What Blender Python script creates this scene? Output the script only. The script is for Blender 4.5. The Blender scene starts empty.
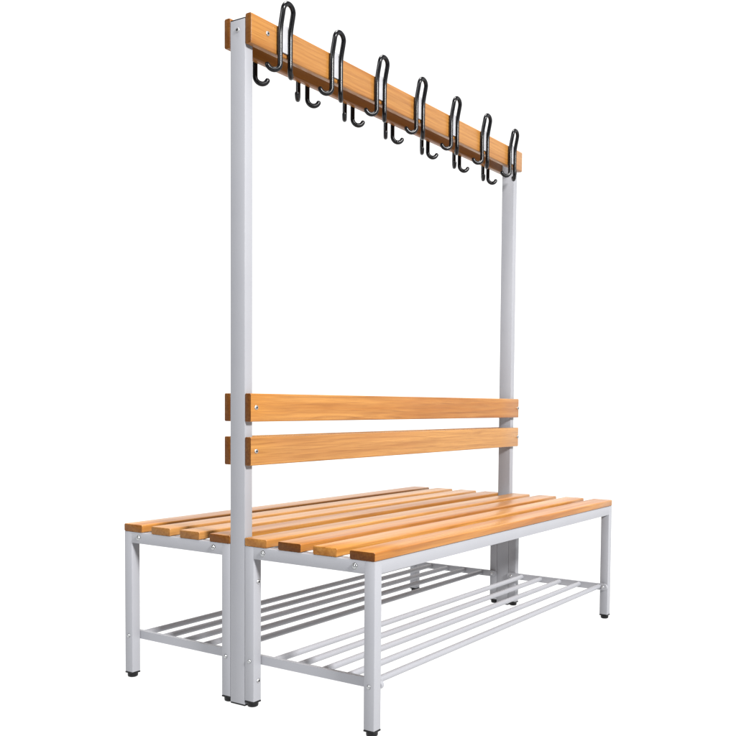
import bpy, bmesh, math, random
from mathutils import Vector, Matrix

random.seed(7)
sc = bpy.context.scene
col = sc.collection

# ------------------------------------------------------------------ dimensions (metres)
L = 1.374                 # length of the bench, X from 0 (near end) to L (far end)
D = 0.416                 # half depth, the rear seat lies at +Y, the front seat at -Y
W, WX = 0.029, 0.0257     # leg tube, across and along
HP, PX = 0.0241, 0.0254   # half width of the post, and its size along X
Z_FOOT = 0.015
Z_SEAT, T_SEAT = 0.4148, 0.0203
Z_RAIL = 0.3647
T_BOARD = 0.0196

# ------------------------------------------------------------------ node helpers
def new_mat(name):
    m = bpy.data.materials.new(name)
    m.use_nodes = True
    nt = m.node_tree
    return m, nt, nt.nodes['Principled BSDF']

def math_node(nt, op, a, b=None, clamp=False):
    n = nt.nodes.new('ShaderNodeMath'); n.operation = op; n.use_clamp = clamp
    for i, v in enumerate((a, b)):
        if v is None: continue
        if isinstance(v, (int, float)): n.inputs[i].default_value = v
        else: nt.links.new(v, n.inputs[i])
    return n.outputs[0]

def map_range(nt, v, a, b, c, d):
    n = nt.nodes.new('ShaderNodeMapRange'); n.clamp = True
    nt.links.new(v, n.inputs[0])
    for i, x in enumerate((a, b, c, d)): n.inputs[i + 1].default_value = x
    return n.outputs[0]

def noise(nt, vec, scale, detail=2.0, rough=0.5):
    n = nt.nodes.new('ShaderNodeTexNoise')
    n.inputs['Scale'].default_value = scale
    n.inputs['Detail'].default_value = detail
    n.inputs['Roughness'].default_value = rough
    nt.links.new(vec, n.inputs['Vector'])
    return n.outputs['Fac']

def vmath(nt, op, a, b):
    n = nt.nodes.new('ShaderNodeVectorMath'); n.operation = op
    for i, v in enumerate((a, b)):
        if isinstance(v, tuple): n.inputs[i].default_value = v
        else: nt.links.new(v, n.inputs[i])
    return n.outputs[0]

def mixc(nt, fac, a, b, mode='MIX'):
    n = nt.nodes.new('ShaderNodeMix'); n.data_type = 'RGBA'; n.blend_type = mode
    for sock, v in ((n.inputs[0], fac), (n.inputs[6], a), (n.inputs[7], b)):
        if isinstance(v, (int, float)): sock.default_value = v
        elif isinstance(v, tuple): sock.default_value = v
        else: nt.links.new(v, sock)
    return n.outputs[2]

# ------------------------------------------------------------------ materials
def wood_material():
    m, nt, b = new_mat('varnished_beech')
    tc = nt.nodes.new('ShaderNodeTexCoord')
    oi = nt.nodes.new('ShaderNodeObjectInfo')
    sep = nt.nodes.new('ShaderNodeSeparateColor')
    nt.links.new(oi.outputs['Color'], sep.inputs[0])
    tone, seed, shift = sep.outputs[0], sep.outputs[1], sep.outputs[2]
    comb = nt.nodes.new('ShaderNodeCombineXYZ')
    nt.links.new(math_node(nt, 'MULTIPLY', seed, 37.0), comb.inputs[0])
    nt.links.new(math_node(nt, 'MULTIPLY', shift, 1.3), comb.inputs[1])
    nt.links.new(math_node(nt, 'MULTIPLY', seed, 0.7), comb.inputs[2])
    P = vmath(nt, 'ADD', tc.outputs['Object'], comb.outputs[0])
    # growth rings about an axis along the board
    warp = noise(nt, vmath(nt, 'MULTIPLY', P, (1.6, 9.0, 9.0)), 1.0, 3.0, 0.55)
    loc = nt.nodes.new('ShaderNodeSeparateXYZ'); nt.links.new(tc.outputs['Object'], loc.inputs[0])
    oy = map_range(nt, shift, 0, 1, -0.07, 0.07)
    oz = map_range(nt, seed, 0, 1, 0.03, 0.09)
    yy = math_node(nt, 'ADD', loc.outputs[1], oy)
    zz = math_node(nt, 'ADD', loc.outputs[2], oz)
    r = math_node(nt, 'SQRT', math_node(nt, 'ADD', math_node(nt, 'MULTIPLY', yy, yy), math_node(nt, 'MULTIPLY', zz, zz)))
    r = math_node(nt, 'ADD', r, math_node(nt, 'MULTIPLY', warp, 0.042))
    ring = math_node(nt, 'FRACT', math_node(nt, 'MULTIPLY', r, 85.0))
    ring = math_node(nt, 'POWER', ring, 2.2)
    # broad streaks and fine pores, drawn out along X
    streak = noise(nt, vmath(nt, 'MULTIPLY', P, (1.2, 26.0, 26.0)), 1.0, 4.0, 0.6)
    pore = noise(nt, vmath(nt, 'MULTIPLY', P, (9.0, 420.0, 420.0)), 1.0, 3.0, 0.65)
    blotch = noise(nt, vmath(nt, 'MULTIPLY', P, (3.5, 11.0, 11.0)), 1.0, 2.0, 0.5)
    light = (0.385, 0.178, 0.040, 1); mid = (0.278, 0.104, 0.015, 1); dark = (0.120, 0.034, 0.005, 1)
    c = mixc(nt, map_range(nt, streak, 0.40, 0.60, 0, 1), light, mid)
    c = mixc(nt, map_range(nt, shift, 0.35, 1.0, 0, 0.55), c, (0.345, 0.190, 0.066, 1))
    fine = noise(nt, vmath(nt, 'MULTIPLY', P, (3.0, 120.0, 120.0)), 1.0, 4.0, 0.65)
    c = mixc(nt, map_range(nt, fine, 0.48, 0.66, 0, 0.30), c, dark)
    c = mixc(nt, math_node(nt, 'MULTIPLY', ring, 0.24), c, dark)
    c = mixc(nt, map_range(nt, pore, 0.48, 0.72, 0, 0.34), c, dark)
    c = mixc(nt, map_range(nt, blotch, 0.52, 0.75, 0, 0.35), c, (0.345, 0.150, 0.048, 1))
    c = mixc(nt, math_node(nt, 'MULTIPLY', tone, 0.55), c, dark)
    # end grain drinks more varnish and is darker
    nrm = nt.nodes.new('ShaderNodeSeparateXYZ'); nt.links.new(tc.outputs['Normal'], nrm.inputs[0])
    endf = map_range(nt, math_node(nt, 'ABSOLUTE', nrm.outputs[0]), 0.55, 0.9, 0, 1)
    endspot = noise(nt, vmath(nt, 'MULTIPLY', P, (30.0, 160.0, 220.0)), 1.0, 3.0, 0.6)
    amt = math_node(nt, 'MULTIPLY', oi.outputs['Alpha'], 0.95)
    amt = math_node(nt, 'ADD', amt, map_range(nt, endspot, 0.4, 0.7, 0.0, 0.14), clamp=True)
    c = mixc(nt, math_node(nt, 'MULTIPLY', endf, amt), c, (0.055, 0.014, 0.002, 1))
    knot = noise(nt, vmath(nt, 'MULTIPLY', P, (3.2, 48.0, 48.0)), 1.0, 5.0, 0.65)
    c = mixc(nt, map_range(nt, knot, 0.60, 0.70, 0, 0.40), c, dark)
    nt.links.new(c, b.inputs['Base Color'])
    nt.links.new(map_range(nt, endf, 0, 1, 0.36, 0.10), b.inputs['Specular IOR Level'])
    nt.links.new(map_range(nt, streak, 0.3, 0.7, 0.25, 0.36), b.inputs['Roughness'])
    bump = nt.nodes.new('ShaderNodeBump'); bump.inputs['Strength'].default_value = 0.12
    bump.inputs['Distance'].default_value = 0.0006
    nt.links.new(pore, bump.inputs['Height']); nt.links.new(bump.outputs[0], b.inputs['Normal'])
    return m

def metal_material():
    m, nt, b = new_mat('light_grey_powder_coat')
    tc = nt.nodes.new('ShaderNodeTexCoord')
    g = noise(nt, tc.outputs['Object'], 7.0, 3.0)
    c = mixc(nt, map_range(nt, g, 0.3, 0.7, 0, 1), (0.236, 0.239, 0.258, 1), (0.246, 0.249, 0.267, 1))
    nt.links.new(c, b.inputs['Base Color'])
    b.inputs['Roughness'].default_value = 0.42
    b.inputs['Specular IOR Level'].default_value = 0.35
    peel = noise(nt, tc.outputs['Object'], 900.0, 2.0)
    bump = nt.nodes.new('ShaderNodeBump'); bump.inputs['Strength'].default_value = 0.10
    bump.inputs['Distance'].default_value = 0.0003
    nt.links.new(peel, bump.inputs['Height']); nt.links.new(bump.outputs[0], b.inputs['Normal'])
    return m

def simple_material(name, color, rough, metallic=0.0, spec=0.5, scale=60.0):
    m, nt, b = new_mat(name)
    tc = nt.nodes.new('ShaderNodeTexCoord')
    g = noise(nt, tc.outputs['Object'], scale, 3.0)
    d = tuple(x * 0.86 for x in color[:3]) + (1,)
    nt.links.new(mixc(nt, map_range(nt, g, 0.3, 0.7, 0, 1), d, color), b.inputs['Base Color'])
    nt.links.new(map_range(nt, g, 0.3, 0.7, rough * 0.85, rough * 1.15), b.inputs['Roughness'])
    b.inputs['Metallic'].default_value = metallic
    b.inputs['Specular IOR Level'].default_value = spec
    return m

WOOD = wood_material()
METAL = metal_material()
BLACK = simple_material('black_plastic', (0.006, 0.006, 0.0065, 1), 0.40, spec=0.2)
COAT = simple_material('black_coated_wire', (0.004, 0.004, 0.005, 1), 0.24, spec=0.24, scale=7.0)
CHROME = simple_material('zinc_plated_steel', (0.40, 0.41, 0.42, 1), 0.22, metallic=1.0)
ZINC = simple_material('dull_zinc_steel', (0.42, 0.42, 0.43, 1), 0.36, metallic=0.9)
PLATE = simple_material('bright_white_steel', (0.36, 0.36, 0.375, 1), 0.35)

# ------------------------------------------------------------------ mesh helpers
def link(name, bm, mat, parent, smooth=False, tone=None, end=0.3):
    me = bpy.data.meshes.new(name)
    bmesh.ops.recalc_face_normals(bm, faces=bm.faces)
    bm.to_mesh(me); bm.free()
    me.materials.append(mat)
    if smooth:
        for p in me.polygons: p.use_smooth = True
    o = bpy.data.objects.new(name, me)
    col.objects.link(o)
    o.parent = parent
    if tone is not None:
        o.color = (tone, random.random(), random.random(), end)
    return o

def add_box(bm, a, b, bevel=0.0, seg=2, axis=None):
    t = bmesh.new()
    bmesh.ops.create_cube(t, size=1.0)
    for v in t.verts:
        v.co = Vector([(a[i] + b[i]) / 2 + v.co[i] * (b[i] - a[i]) for i in range(3)])
    if bevel:
        es = [e for e in t.edges if axis is None or abs((e.verts[0].co - e.verts[1].co)[axis]) > 1e-6]
        bmesh.ops.bevel(t, geom=es, offset=bevel, segments=seg, profile=0.5, affect='EDGES')
    merge(bm, t)

def merge(bm, t):
    me = bpy.data.meshes.new('tmp'); t.to_mesh(me); t.free()
    bm.from_mesh(me); bpy.data.meshes.remove(me)

def box_obj(name, a, b, mat, parent, bevel=0.0, seg=2, tone=None, axis=None):
    """box with its mesh centred on its own origin"""
    c = [(a[i] + b[i]) / 2 for i in range(3)]
    bm = bmesh.new()
    add_box(bm, [a[i] - c[i] for i in range(3)], [b[i] - c[i] for i in range(3)], bevel, seg, axis)
    o = link(name, bm, mat, parent, tone=tone)
    off = Vector(c)
    p = parent
    while p is not None:
        off -= p.location; p = p.parent
    o.location = off
    shade(o)
    return o

def shade(o, angle=35):
    me = o.data
    for p in me.polygons: p.use_smooth = True
    bm = bmesh.new(); bm.from_mesh(me)
    for e in bm.edges:
        if len(e.link_faces) == 2 and e.calc_face_angle(0) > math.radians(angle): e.smooth = False
    bm.to_mesh(me); bm.free()

def board_obj(name, x0, x1, y0, y1, z0, z1, parent, r=0.004, tone=0.3, end=0.3):
    """planed board: long edges rounded, ends slightly eased"""
    cx, cy, cz = (x0 + x1) / 2, (y0 + y1) / 2, (z0 + z1) / 2
    hx, hy, hz = (x1 - x0) / 2, (y1 - y0) / 2, (z1 - z0) / 2
    bm = bmesh.new()
    prof = []
    n = 5
    for sy, sz, a0 in ((1, 1, 0), (-1, 1, 90), (-1, -1, 180), (1, -1, 270)):
        for k in range(n + 1):
            a = math.radians(a0 + 90 * k / n)
            prof.append((sy * (hy - r) + r * math.cos(a), sz * (hz - r) + r * math.sin(a)))
    e = 0.0016
    def ring(x, inset):
        fy, fz = (hy - inset) / hy, (hz - inset) / hz
        return [bm.verts.new((x, y * fy, z * fz)) for y, z in prof]
    rings = [ring(-hx, e), ring(-hx + e * 0.3, e * 0.3), ring(-hx + e, 0)]
    m = 10
    for k in range(1, m): rings.append(ring(-hx + 2 * hx * k / m, 0))
    rings += [ring(hx - e, 0), ring(hx - e * 0.3, e * 0.3), ring(hx, e)]
    N = len(prof)
    for A, B in zip(rings, rings[1:]):
        for i in range(N):
            bm.faces.new((A[i], A[(i + 1) % N], B[(i + 1) % N], B[i]))
    bm.faces.new(rings[0]); bm.faces.new(rings[-1])
    o = link(name, bm, WOOD, parent, tone=tone, end=end)
    o.location = (cx, cy, cz)
    shade(o, 40)
    return o

def add_tube(bm, pts, r, n=14, cap_round=True):
    pts = [Vector(p) for p in pts]
    t0 = (pts[1] - pts[0]).normalized()
    ref = Vector((0, 0, 1)) if abs(t0.z) < 0.9 else Vector((1, 0, 0))
    u = t0.cross(ref).normalized()
    rings = []; prev = t0
    def mk(c, t, u, rr):
        v = t.cross(u)
        return [bm.verts.new(c + u * (rr * math.cos(2 * math.pi * k / n)) + v * (rr * math.sin(2 * math.pi * k / n))) for k in range(n)]
    for i, p in enumerate(pts):
        if i == 0: t = t0
        elif i == len(pts) - 1: t = (pts[i] - pts[i - 1]).normalized()
        else: t = (pts[i + 1] - pts[i - 1]).normalized()
        u = (prev.rotation_difference(t) @ u); u = (u - t * u.dot(t)).normalized()
        if i == 0 and cap_round:
            for f in (0.98, 0.8, 0.45): rings.append(mk(p - t * (r * f), t, u, r * math.sqrt(1 - f * f)))
        rings.append(mk(p, t, u, r))
        if i == len(pts) - 1 and cap_round:
            for f in (0.45, 0.8, 0.98): rings.append(mk(p + t * (r * f), t, u, r * math.sqrt(1 - f * f)))
        prev = t
    for A, B in zip(rings, rings[1:]):
        for k in range(n): bm.faces.new((A[k], A[(k + 1) % n], B[(k + 1) % n], B[k]))
    bm.faces.new(rings[0]); bm.faces.new(rings[-1])

def lathe(bm, prof, axis, n=24):
    """prof = (radius, height) pairs from the base outwards; axis = unit vector"""
    ax = Vector(axis)
    u = ax.orthogonal().normalized(); v = ax.cross(u)
    rings = []
    for r, h in prof:
        rings.append([bm.verts.new(ax * h + u * (r * math.cos(2 * math.pi * k / n)) + v * (r * math.sin(2 * math.pi * k / n))) for k in range(n)])
    for A, B in zip(rings, rings[1:]):
        for k in range(n): bm.faces.new((A[k], A[(k + 1) % n], B[(k + 1) % n], B[k]))
    bm.faces.new(rings[0]); bm.faces.new(rings[-1])

def put(o, world):
    off = Vector(world); p = o.parent
    while p is not None:
        off -= p.location; p = p.parent
    o.location = off

# ------------------------------------------------------------------ fasteners (prototypes share mesh data)
def dome_mesh(r, h, washer=True, mat=None):
    bm = bmesh.new()
    prof = []
    if washer: prof += [(r * 1.18, 0.0), (r * 1.18, 0.0007)]
    prof += [(r, 0.0007), (r * 0.99, 0.0012)]
    for k in range(1, 7):
        a = math.radians(90 * k / 7)
        prof.append((r * math.cos(a), 0.0012 + (h - 0.0012) * math.sin(a)))
    lathe(bm, prof, (0, 0, 1))
    me = bpy.data.meshes.new('bolt'); bm.to_mesh(me); bm.free()
    for p in me.polygons: p.use_smooth = True
    me.materials.append(mat or CHROME)
    return me

def socket_mesh(r, h):
    """button-head screw with a dark hexagon socket"""
    bm = bmesh.new()
    prof = [(r, 0.0), (r, 0.0006), (r * 0.93, h * 0.65), (r * 0.75, h * 0.95), (r * 0.5, h)]
    lathe(bm, prof[:-1] + [(r * 0.55, h)], (0, 0, 1))
    ring = [(r * 0.5 * math.cos(math.radians(60 * k + 15)), r * 0.5 * math.sin(math.radians(60 * k + 15))) for k in range(6)]
    base = [bm.verts.new((x, y, h + 0.0001)) for x, y in ring]
    f = bm.faces.new(base)
    f.material_index = 1
    me = bpy.data.meshes.new('bolt'); bmesh.ops.recalc_face_normals(bm, faces=bm.faces); bm.to_mesh(me); bm.free()
    me.materials.append(ZINC); me.materials.append(BLACK)
    return me

DULL = dome_mesh(0.0052, 0.0036, False, ZINC)
DOME, SMALL, SOCKET = dome_mesh(0.0068, 0.0052), dome_mesh(0.0052, 0.0042, False), socket_mesh(0.0058, 0.0024)

def bolt(mesh, pos, normal, parent):
    o = bpy.data.objects.new('bolt', mesh)
    col.objects.link(o); o.parent = parent
    o.rotation_mode = 'QUATERNION'
    o.rotation_quaternion = Vector(normal).to_track_quat('Z', 'Y')
    put(o, pos)
    return o

# ------------------------------------------------------------------ the bench
bench = bpy.data.objects.new('cloakroom_bench', None)
bench.empty_display_size = 0.2
col.objects.link(bench)
bench['label'] = 'double-sided cloakroom bench with orange varnished wooden slats, pale grey steel frame and black coat hooks'
bench['category'] = 'bench'

def leg(x0, y0):
    o = box_obj('leg', (x0, y0, Z_FOOT), (x0 + WX, y0 + W, Z_RAIL + 0.0297), METAL, bench, 0.0014, 2)
    bm = bmesh.new()
    cx, cy = x0 + WX / 2, y0 + W / 2
    add_box(bm, (-WX / 2 - .0004, -W / 2 - .0004, 0.0108), (WX / 2 + .0004, W / 2 + .0004, Z_FOOT - .0002), 0.0008, 1)
    t = bmesh.new()
    lathe(t, [(0.0100, 0.0), (0.0128, 0.0016), (0.0136, 0.0050), (0.0136, 0.0109)], (0, 0, 1), 20)
    merge(bm, t)
    f = link('foot', bm, BLACK, o); put(f, (cx, cy, 0)); shade(f)
    return o

NEAR_LEGS = {}
for side in (-1, 1):                       # front seat, rear seat
    inner = (HP + 0.0004, HP + 0.0004 + W)
    outer = (D - W, D)
    for nm, (a, b) in (('inner', inner), ('outer', outer)):
        y0 = a if side > 0 else -b
        for x0 in (0.0, L - WX):
            o = leg(x0, y0)
            NEAR_LEGS[(side, nm, x0 > 0.1)] = o
    # rails across the ends, butted between the legs
    for x0 in (0.0, L - WX):
        ya, yb = (inner[1], outer[0]) if side > 0 else (-outer[0], -inner[1])
        r = box_obj('end_rail', (x0 + .00008, ya - .0013, Z_RAIL), (x0 + WX - .0002, yb + .0013, Z_RAIL + 0.0295), METAL, bench, 0.0012, 2, axis=1)
        if x0 < 0.1:
            for y, z in ((0.360, 0.3798), (0.083, 0.3805)):
                bolt(DOME, (x0 + .0002, y * side, z), (-1, 0, 0), r)
    # rails along the seat, butted between the end frames
    for ya, yb in ((outer[0] + .002, outer[1] - .0003), (inner[0] + .0003, inner[1] - .002)):
        y0, y1 = (ya, yb) if side > 0 else (-yb, -ya)
        box_obj('side_rail', (WX - .0006, y0, Z_RAIL), (L - WX + .0006, y1, Z_RAIL + 0.0294), METAL, bench, 0.0012, 2, axis=0)
    # slats of the seat
    tones = ([0.06, 0.34, 0.02, 0.16] if side < 0 else [0.42, 0.34, 0.06, 0.22])
    ends = ([0.12, 0.86, 0.14, 0.84] if side < 0 else [0.66, 0.34, 0.30, 0.55])
    for k in range(4):
        ya = HP + 0.0008 + k * 0.1069
        yb = ya + 0.0708
        y0, y1 = (ya, yb) if side > 0 else (-yb, -ya)
        board_obj('seat_slat', -0.0008, L + 0.0002 + random.uniform(-.0006, .0006), y0, y1, Z_SEAT - T_SEAT, Z_SEAT, bench, 0.0035, tones[k], ends[k])
    # shoe rack: two cross bars with flattened, rounded ends bolted to the legs, five round bars between them
    zc = 0.1127
    for sx in (0, 1):
        t = bmesh.new()
        xa, xb = (WX + .0002, WX + .0102) if sx == 0 else (L - WX - .0102, L - WX - .0002)
        prof = []
        h = 0.0108
        ra, rb = HP + 0.0015 + h, D - h + 0.0008
        for c, a0 in ((rb, -90), (ra, 90)):
            for k in range(13):
                a = math.radians(a0 + 180 * k / 12)
                prof.append((c + h * math.cos(a), h * math.sin(a)))
        A = [t.verts.new((xa, y * side, z)) for y, z in prof]
        B = [t.verts.new((xb, y * side, z)) for y, z in prof]
        n = len(prof)
        for i in range(n): t.faces.new((A[i], A[(i + 1) % n], B[(i + 1) % n], B[i]))
        t.faces.new(A); t.faces.new(B)
        rack = link('rack_crossbar', t, METAL, bench); rack.location = (0, 0, zc); shade(rack)
    for k in range(5):
        bm = bmesh.new()
        y = (0.085 + 0.0755 * k) * side
        x0, x1 = WX + .0098, L - WX - .0098
        mid = (x0 + x1) / 2
        add_tube(bm, [(x0 - mid, 0, 0), (0, 0, 0), (x1 - mid, 0, 0)], 0.0079, 18, False)
        o = link('rack_bar', bm, METAL, bench); put(o, (mid, y, zc + 0.0015)); shade(o)
    for nm, yb in (('outer', 0.4010), ('inner', 0.0400)):
        bolt(SMALL, (0, yb * side, 0.1135), (-1, 0, 0), NEAR_LEGS[(side, nm, False)])
        bolt(DULL, (L - WX - .0102, yb * side, zc), (-1, 0, 0), rack)
    if side < 0:
        for z in (0.3075, 0.0646):
            bolt(SOCKET, (0.0165, -inner[1], z), (0, -1, 0), NEAR_LEGS[(side, 'inner', False)])

# posts
for x0 in (0.0, L - PX):
    p = box_obj('post', (x0, -HP, 0.0035), (x0 + PX, HP, 1.6475), METAL, bench, 0.0014, 2)
    c = box_obj('end_cap', (x0 + .0006, -HP + .0006, 1.6477), (x0 + PX - .0006, HP - .0006, 1.6502), BLACK, p, 0.0006, 1)
    c = box_obj('foot', (x0 + .0002, -HP + .0002, 0.0), (x0 + PX - .0002, HP - .0002, 0.0033), BLACK, p, 0.0006, 1)
    if x0 < 0.1:
        bolt(SOCKET, (x0, 0.0, 1.6234), (-1, 0, 0), p)

# backrest slats and hook rails
for side in (-1, 1):
    for z0, z1, nm, tone in ((0.6950, 0.7631, 'backrest_slat', 0.12), (0.5891, 0.6580, 'backrest_slat', 0.05), (1.5869, 1.6575, 'hook_rail', 0.46 if side < 0 else 0.85)):  # rear hook rail toned darker, standing in for shade on its inner face
        ya, yb = HP + .0004, HP + .0004 + T_BOARD
        y0, y1 = (ya, yb) if side > 0 else (-yb, -ya)
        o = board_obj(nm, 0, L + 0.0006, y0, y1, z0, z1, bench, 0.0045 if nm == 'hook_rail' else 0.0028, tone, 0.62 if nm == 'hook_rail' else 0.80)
        if side < 0:
            zc = {0.6950: 0.7290, 0.5891: 0.6235, 1.5869: 1.6255}[z0]
            bx = 0.0551 if nm == 'hook_rail' else 0.0180
            bolt(SOCKET, (bx, -yb, zc), (0, -1, 0), o)
            if nm != 'hook_rail':
                bolt(SOCKET, (L - 0.0052, -yb, zc), (0, -1, 0), o)

# coat hooks: one bent, coated wire with a leaning loop above and two curled ends below, welded to a plate
def hook_paths(zt=1.6885):
    wx, r0 = 0.0180, 0.0072
    zb = 1.5610
    def lean(z):
        k = max(0.0, min(1.0, (z - 1.632) / (zt + 0.022 - 1.632)))
        return r0 + 0.0115 * k * k * (3 - 2 * k)
    R = 0.0160
    pts = []
    dx, dv = 0.80, -0.60                   # the curl runs outwards and back under the rail
    for k in range(15):                    # tip up to the wire, left side
        a = math.radians(158 - 158 * k / 14)
        o = R * (1 - math.cos(a))
        pts.append((-wx - dx * o, r0 + dv * o, zb - R * math.sin(a)))
    for k in range(1, 16):
        z = zb + (zt - zb) * k / 16
        pts.append((-wx, lean(z), z))
    for k in range(0, 19):
        a = math.radians(180 - 180 * k / 18)
        z = zt + wx * 1.02 * math.sin(a)
        pts.append((wx * math.cos(a), lean(z), z))
    n = len(pts)
    half = pts[:30]
    pts += [(-x, v, z) for x, v, z in reversed(half)]
    return pts

face = HP + .0004 + T_BOARD
ref_z = 1.6222           # the mesh origin of a hook
bm = bmesh.new()
add_tube(bm, [(x, -v, z - ref_z) for x, v, z in hook_paths()], 0.0063, 16)
hook0 = link('coat_hook', bm, COAT, bench, smooth=True)
bm = bmesh.new()
add_box(bm, (-0.0145, -0.0044, 1.5935 - ref_z), (0.0145, -0.0006, 1.6600 - ref_z), 0.0006, 1)
plate0 = link('mounting_plate', bm, PLATE, hook0); shade(plate0)
# the rear row has the same hook with a lower loop
bm = bmesh.new()
add_tube(bm, [(x, -v, z - ref_z) for x, v, z in hook_paths(1.6600)], 0.0063, 16)
hook1 = link('coat_hook', bm, COAT, bench, smooth=True)
first, first_rear = True, True
for side in (-1, 1):
    for k in range(7):
        if first:
            h = hook0; first = False
        elif side > 0 and first_rear:
            h = hook1; first_rear = False
            p = plate0.copy(); col.objects.link(p); p.parent = h
        else:
            h = (hook0 if side < 0 else hook1).copy(); col.objects.link(h); h.parent = bench
            p = plate0.copy(); col.objects.link(p); p.parent = h
        cx = (0.1085 + 0.1962 * k) if side < 0 else (0.0935 + 0.1965 * k)
        h.location = (cx, side * face, ref_z + (0.0035 if side < 0 else -0.0025))
        h.rotation_euler = (0, 0, (0 if side < 0 else math.pi) + random.uniform(-0.02, 0.02))

# ------------------------------------------------------------------ the white studio sweep
YAW = 0.54931
def sweep():
    bm = bmesh.new()
    cx, cy = 0.7, 0.0
    prof = [(0.0, 0.0), (1.5, 0.0), (3.0, 0.0), (4.5, 0.0)]
    for k in range(1, 9):
        a = math.radians(90 * k / 8)
        prof.append((4.5 + 1.5 * math.sin(a), 1.5 - 1.5 * math.cos(a)))
    prof += [(6.0, 3.5), (6.0, 6.5)]
    n = 96
    c0 = bm.verts.new((cx, cy, 0))
    rings = []
    for r, z in prof[1:4]:
        rings.append([bm.verts.new((cx + r * math.cos(2 * math.pi * k / n), cy + r * math.sin(2 * math.pi * k / n), z)) for k in range(n)])
    for k in range(n): bm.faces.new((c0, rings[0][k], rings[0][(k + 1) % n]))
    for A, B in zip(rings, rings[1:]):
        for k in range(n): bm.faces.new((A[k], A[(k + 1) % n], B[(k + 1) % n], B[k]))
    # the wall stands only behind the bench, over a bit more than half the circle
    last = rings[-1]
    lo, hi = YAW - math.radians(100), YAW + math.radians(100)
    idx = [k for k in range(-n // 2, n // 2) if lo <= 2 * math.pi * k / n <= hi]
    prev = {k: last[k % n] for k in idx}
    for r, z in prof[4:]:
        cur = {k: bm.verts.new((cx + r * math.cos(2 * math.pi * k / n), cy + r * math.sin(2 * math.pi * k / n), z)) for k in idx}
        for a, b in zip(idx, idx[1:]): bm.faces.new((prev[a], prev[b], cur[b], cur[a]))
        prev = cur
    m, nt, b = new_mat('glow_whitened_sweep')
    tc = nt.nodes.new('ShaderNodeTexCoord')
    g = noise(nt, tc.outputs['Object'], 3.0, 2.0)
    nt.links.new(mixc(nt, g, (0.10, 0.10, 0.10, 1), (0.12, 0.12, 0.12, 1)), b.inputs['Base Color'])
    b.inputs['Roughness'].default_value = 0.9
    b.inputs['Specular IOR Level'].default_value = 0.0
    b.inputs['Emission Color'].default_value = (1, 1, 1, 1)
    b.inputs['Emission Strength'].default_value = 1.0  # added glow, keeps the sweep white and drowns shadows on it
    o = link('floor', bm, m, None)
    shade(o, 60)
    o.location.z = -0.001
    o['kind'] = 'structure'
    o['label'] = 'seamless studio floor and backdrop, kept pure white by an added glow'
sweep()

# ------------------------------------------------------------------ light
w = bpy.data.worlds.new('World'); sc.world = w; w.use_nodes = True
bg = w.node_tree.nodes['Background']
bg.inputs[0].default_value = (0.95, 0.97, 1.0, 1); bg.inputs[1].default_value = 0.06

def area(name, loc, target, size, power, color=(1, 1, 1)):
    d = bpy.data.lights.new(name, 'AREA'); d.shape = 'RECTANGLE'
    d.size, d.size_y = size; d.energy = power; d.color = color
    o = bpy.data.objects.new(name, d); col.objects.link(o)
    o.location = loc
    o.rotation_euler = (Vector(target) - Vector(loc)).to_track_quat('-Z', 'Y').to_euler()
    return o
area('key_softbox', (-1.5, -7.4, 4.6), (0.7, 0, 0.6), (1.1, 1.1), 1640, (1.0, 0.992, 0.985))
area('fill_softbox', (-6.6, 0.6, 3.2), (0.4, 0, 0.6), (2.4, 2.4), 370, (0.97, 0.98, 1.0))
area('top_softbox', (0.2, 0.0, 7.2), (0.7, 0, 0.4), (2.6, 2.6), 820, (1.0, 0.99, 0.97))

# ------------------------------------------------------------------ camera
F_PX, CX, CY = 909.09, 458.547, 444.953
PITCH, ROLL = -0.04597, 0.01139
cy_, sy_ = math.cos(YAW), math.sin(YAW)
Fv, Rv, Zv = Vector((cy_, sy_, 0)), Vector((sy_, -cy_, 0)), Vector((0, 0, 1))
c, s = math.cos(PITCH), math.sin(PITCH)
Dv, Vv = Fv * c + Zv * s, -Fv * s + Zv * c
c, s = math.cos(ROLL), math.sin(ROLL)
R2, V2 = Rv * c + Vv * s, -Rv * s + Vv * c
cam = bpy.data.cameras.new('camera')
cam.sensor_width = 36.0; cam.sensor_fit = 'HORIZONTAL'
cam.lens = F_PX / 736 * 36.0
cam.shift_x = (368 - CX) / 736
cam.shift_y = (CY - 368) / 736
cam.clip_end = 200.0
co = bpy.data.objects.new('camera', cam); col.objects.link(co)
M = Matrix((R2, V2, -Dv)).transposed().to_4x4()
M.translation = Vector((-1.59658, -1.60508, 0.74537))
co.matrix_world = M
sc.camera = co

sc.view_settings.view_transform = 'Standard'
sc.view_settings.look = 'None'
sc.view_settings.exposure = 0.0
sc.view_settings.gamma = 1.0
sc.render.film_transparent = False
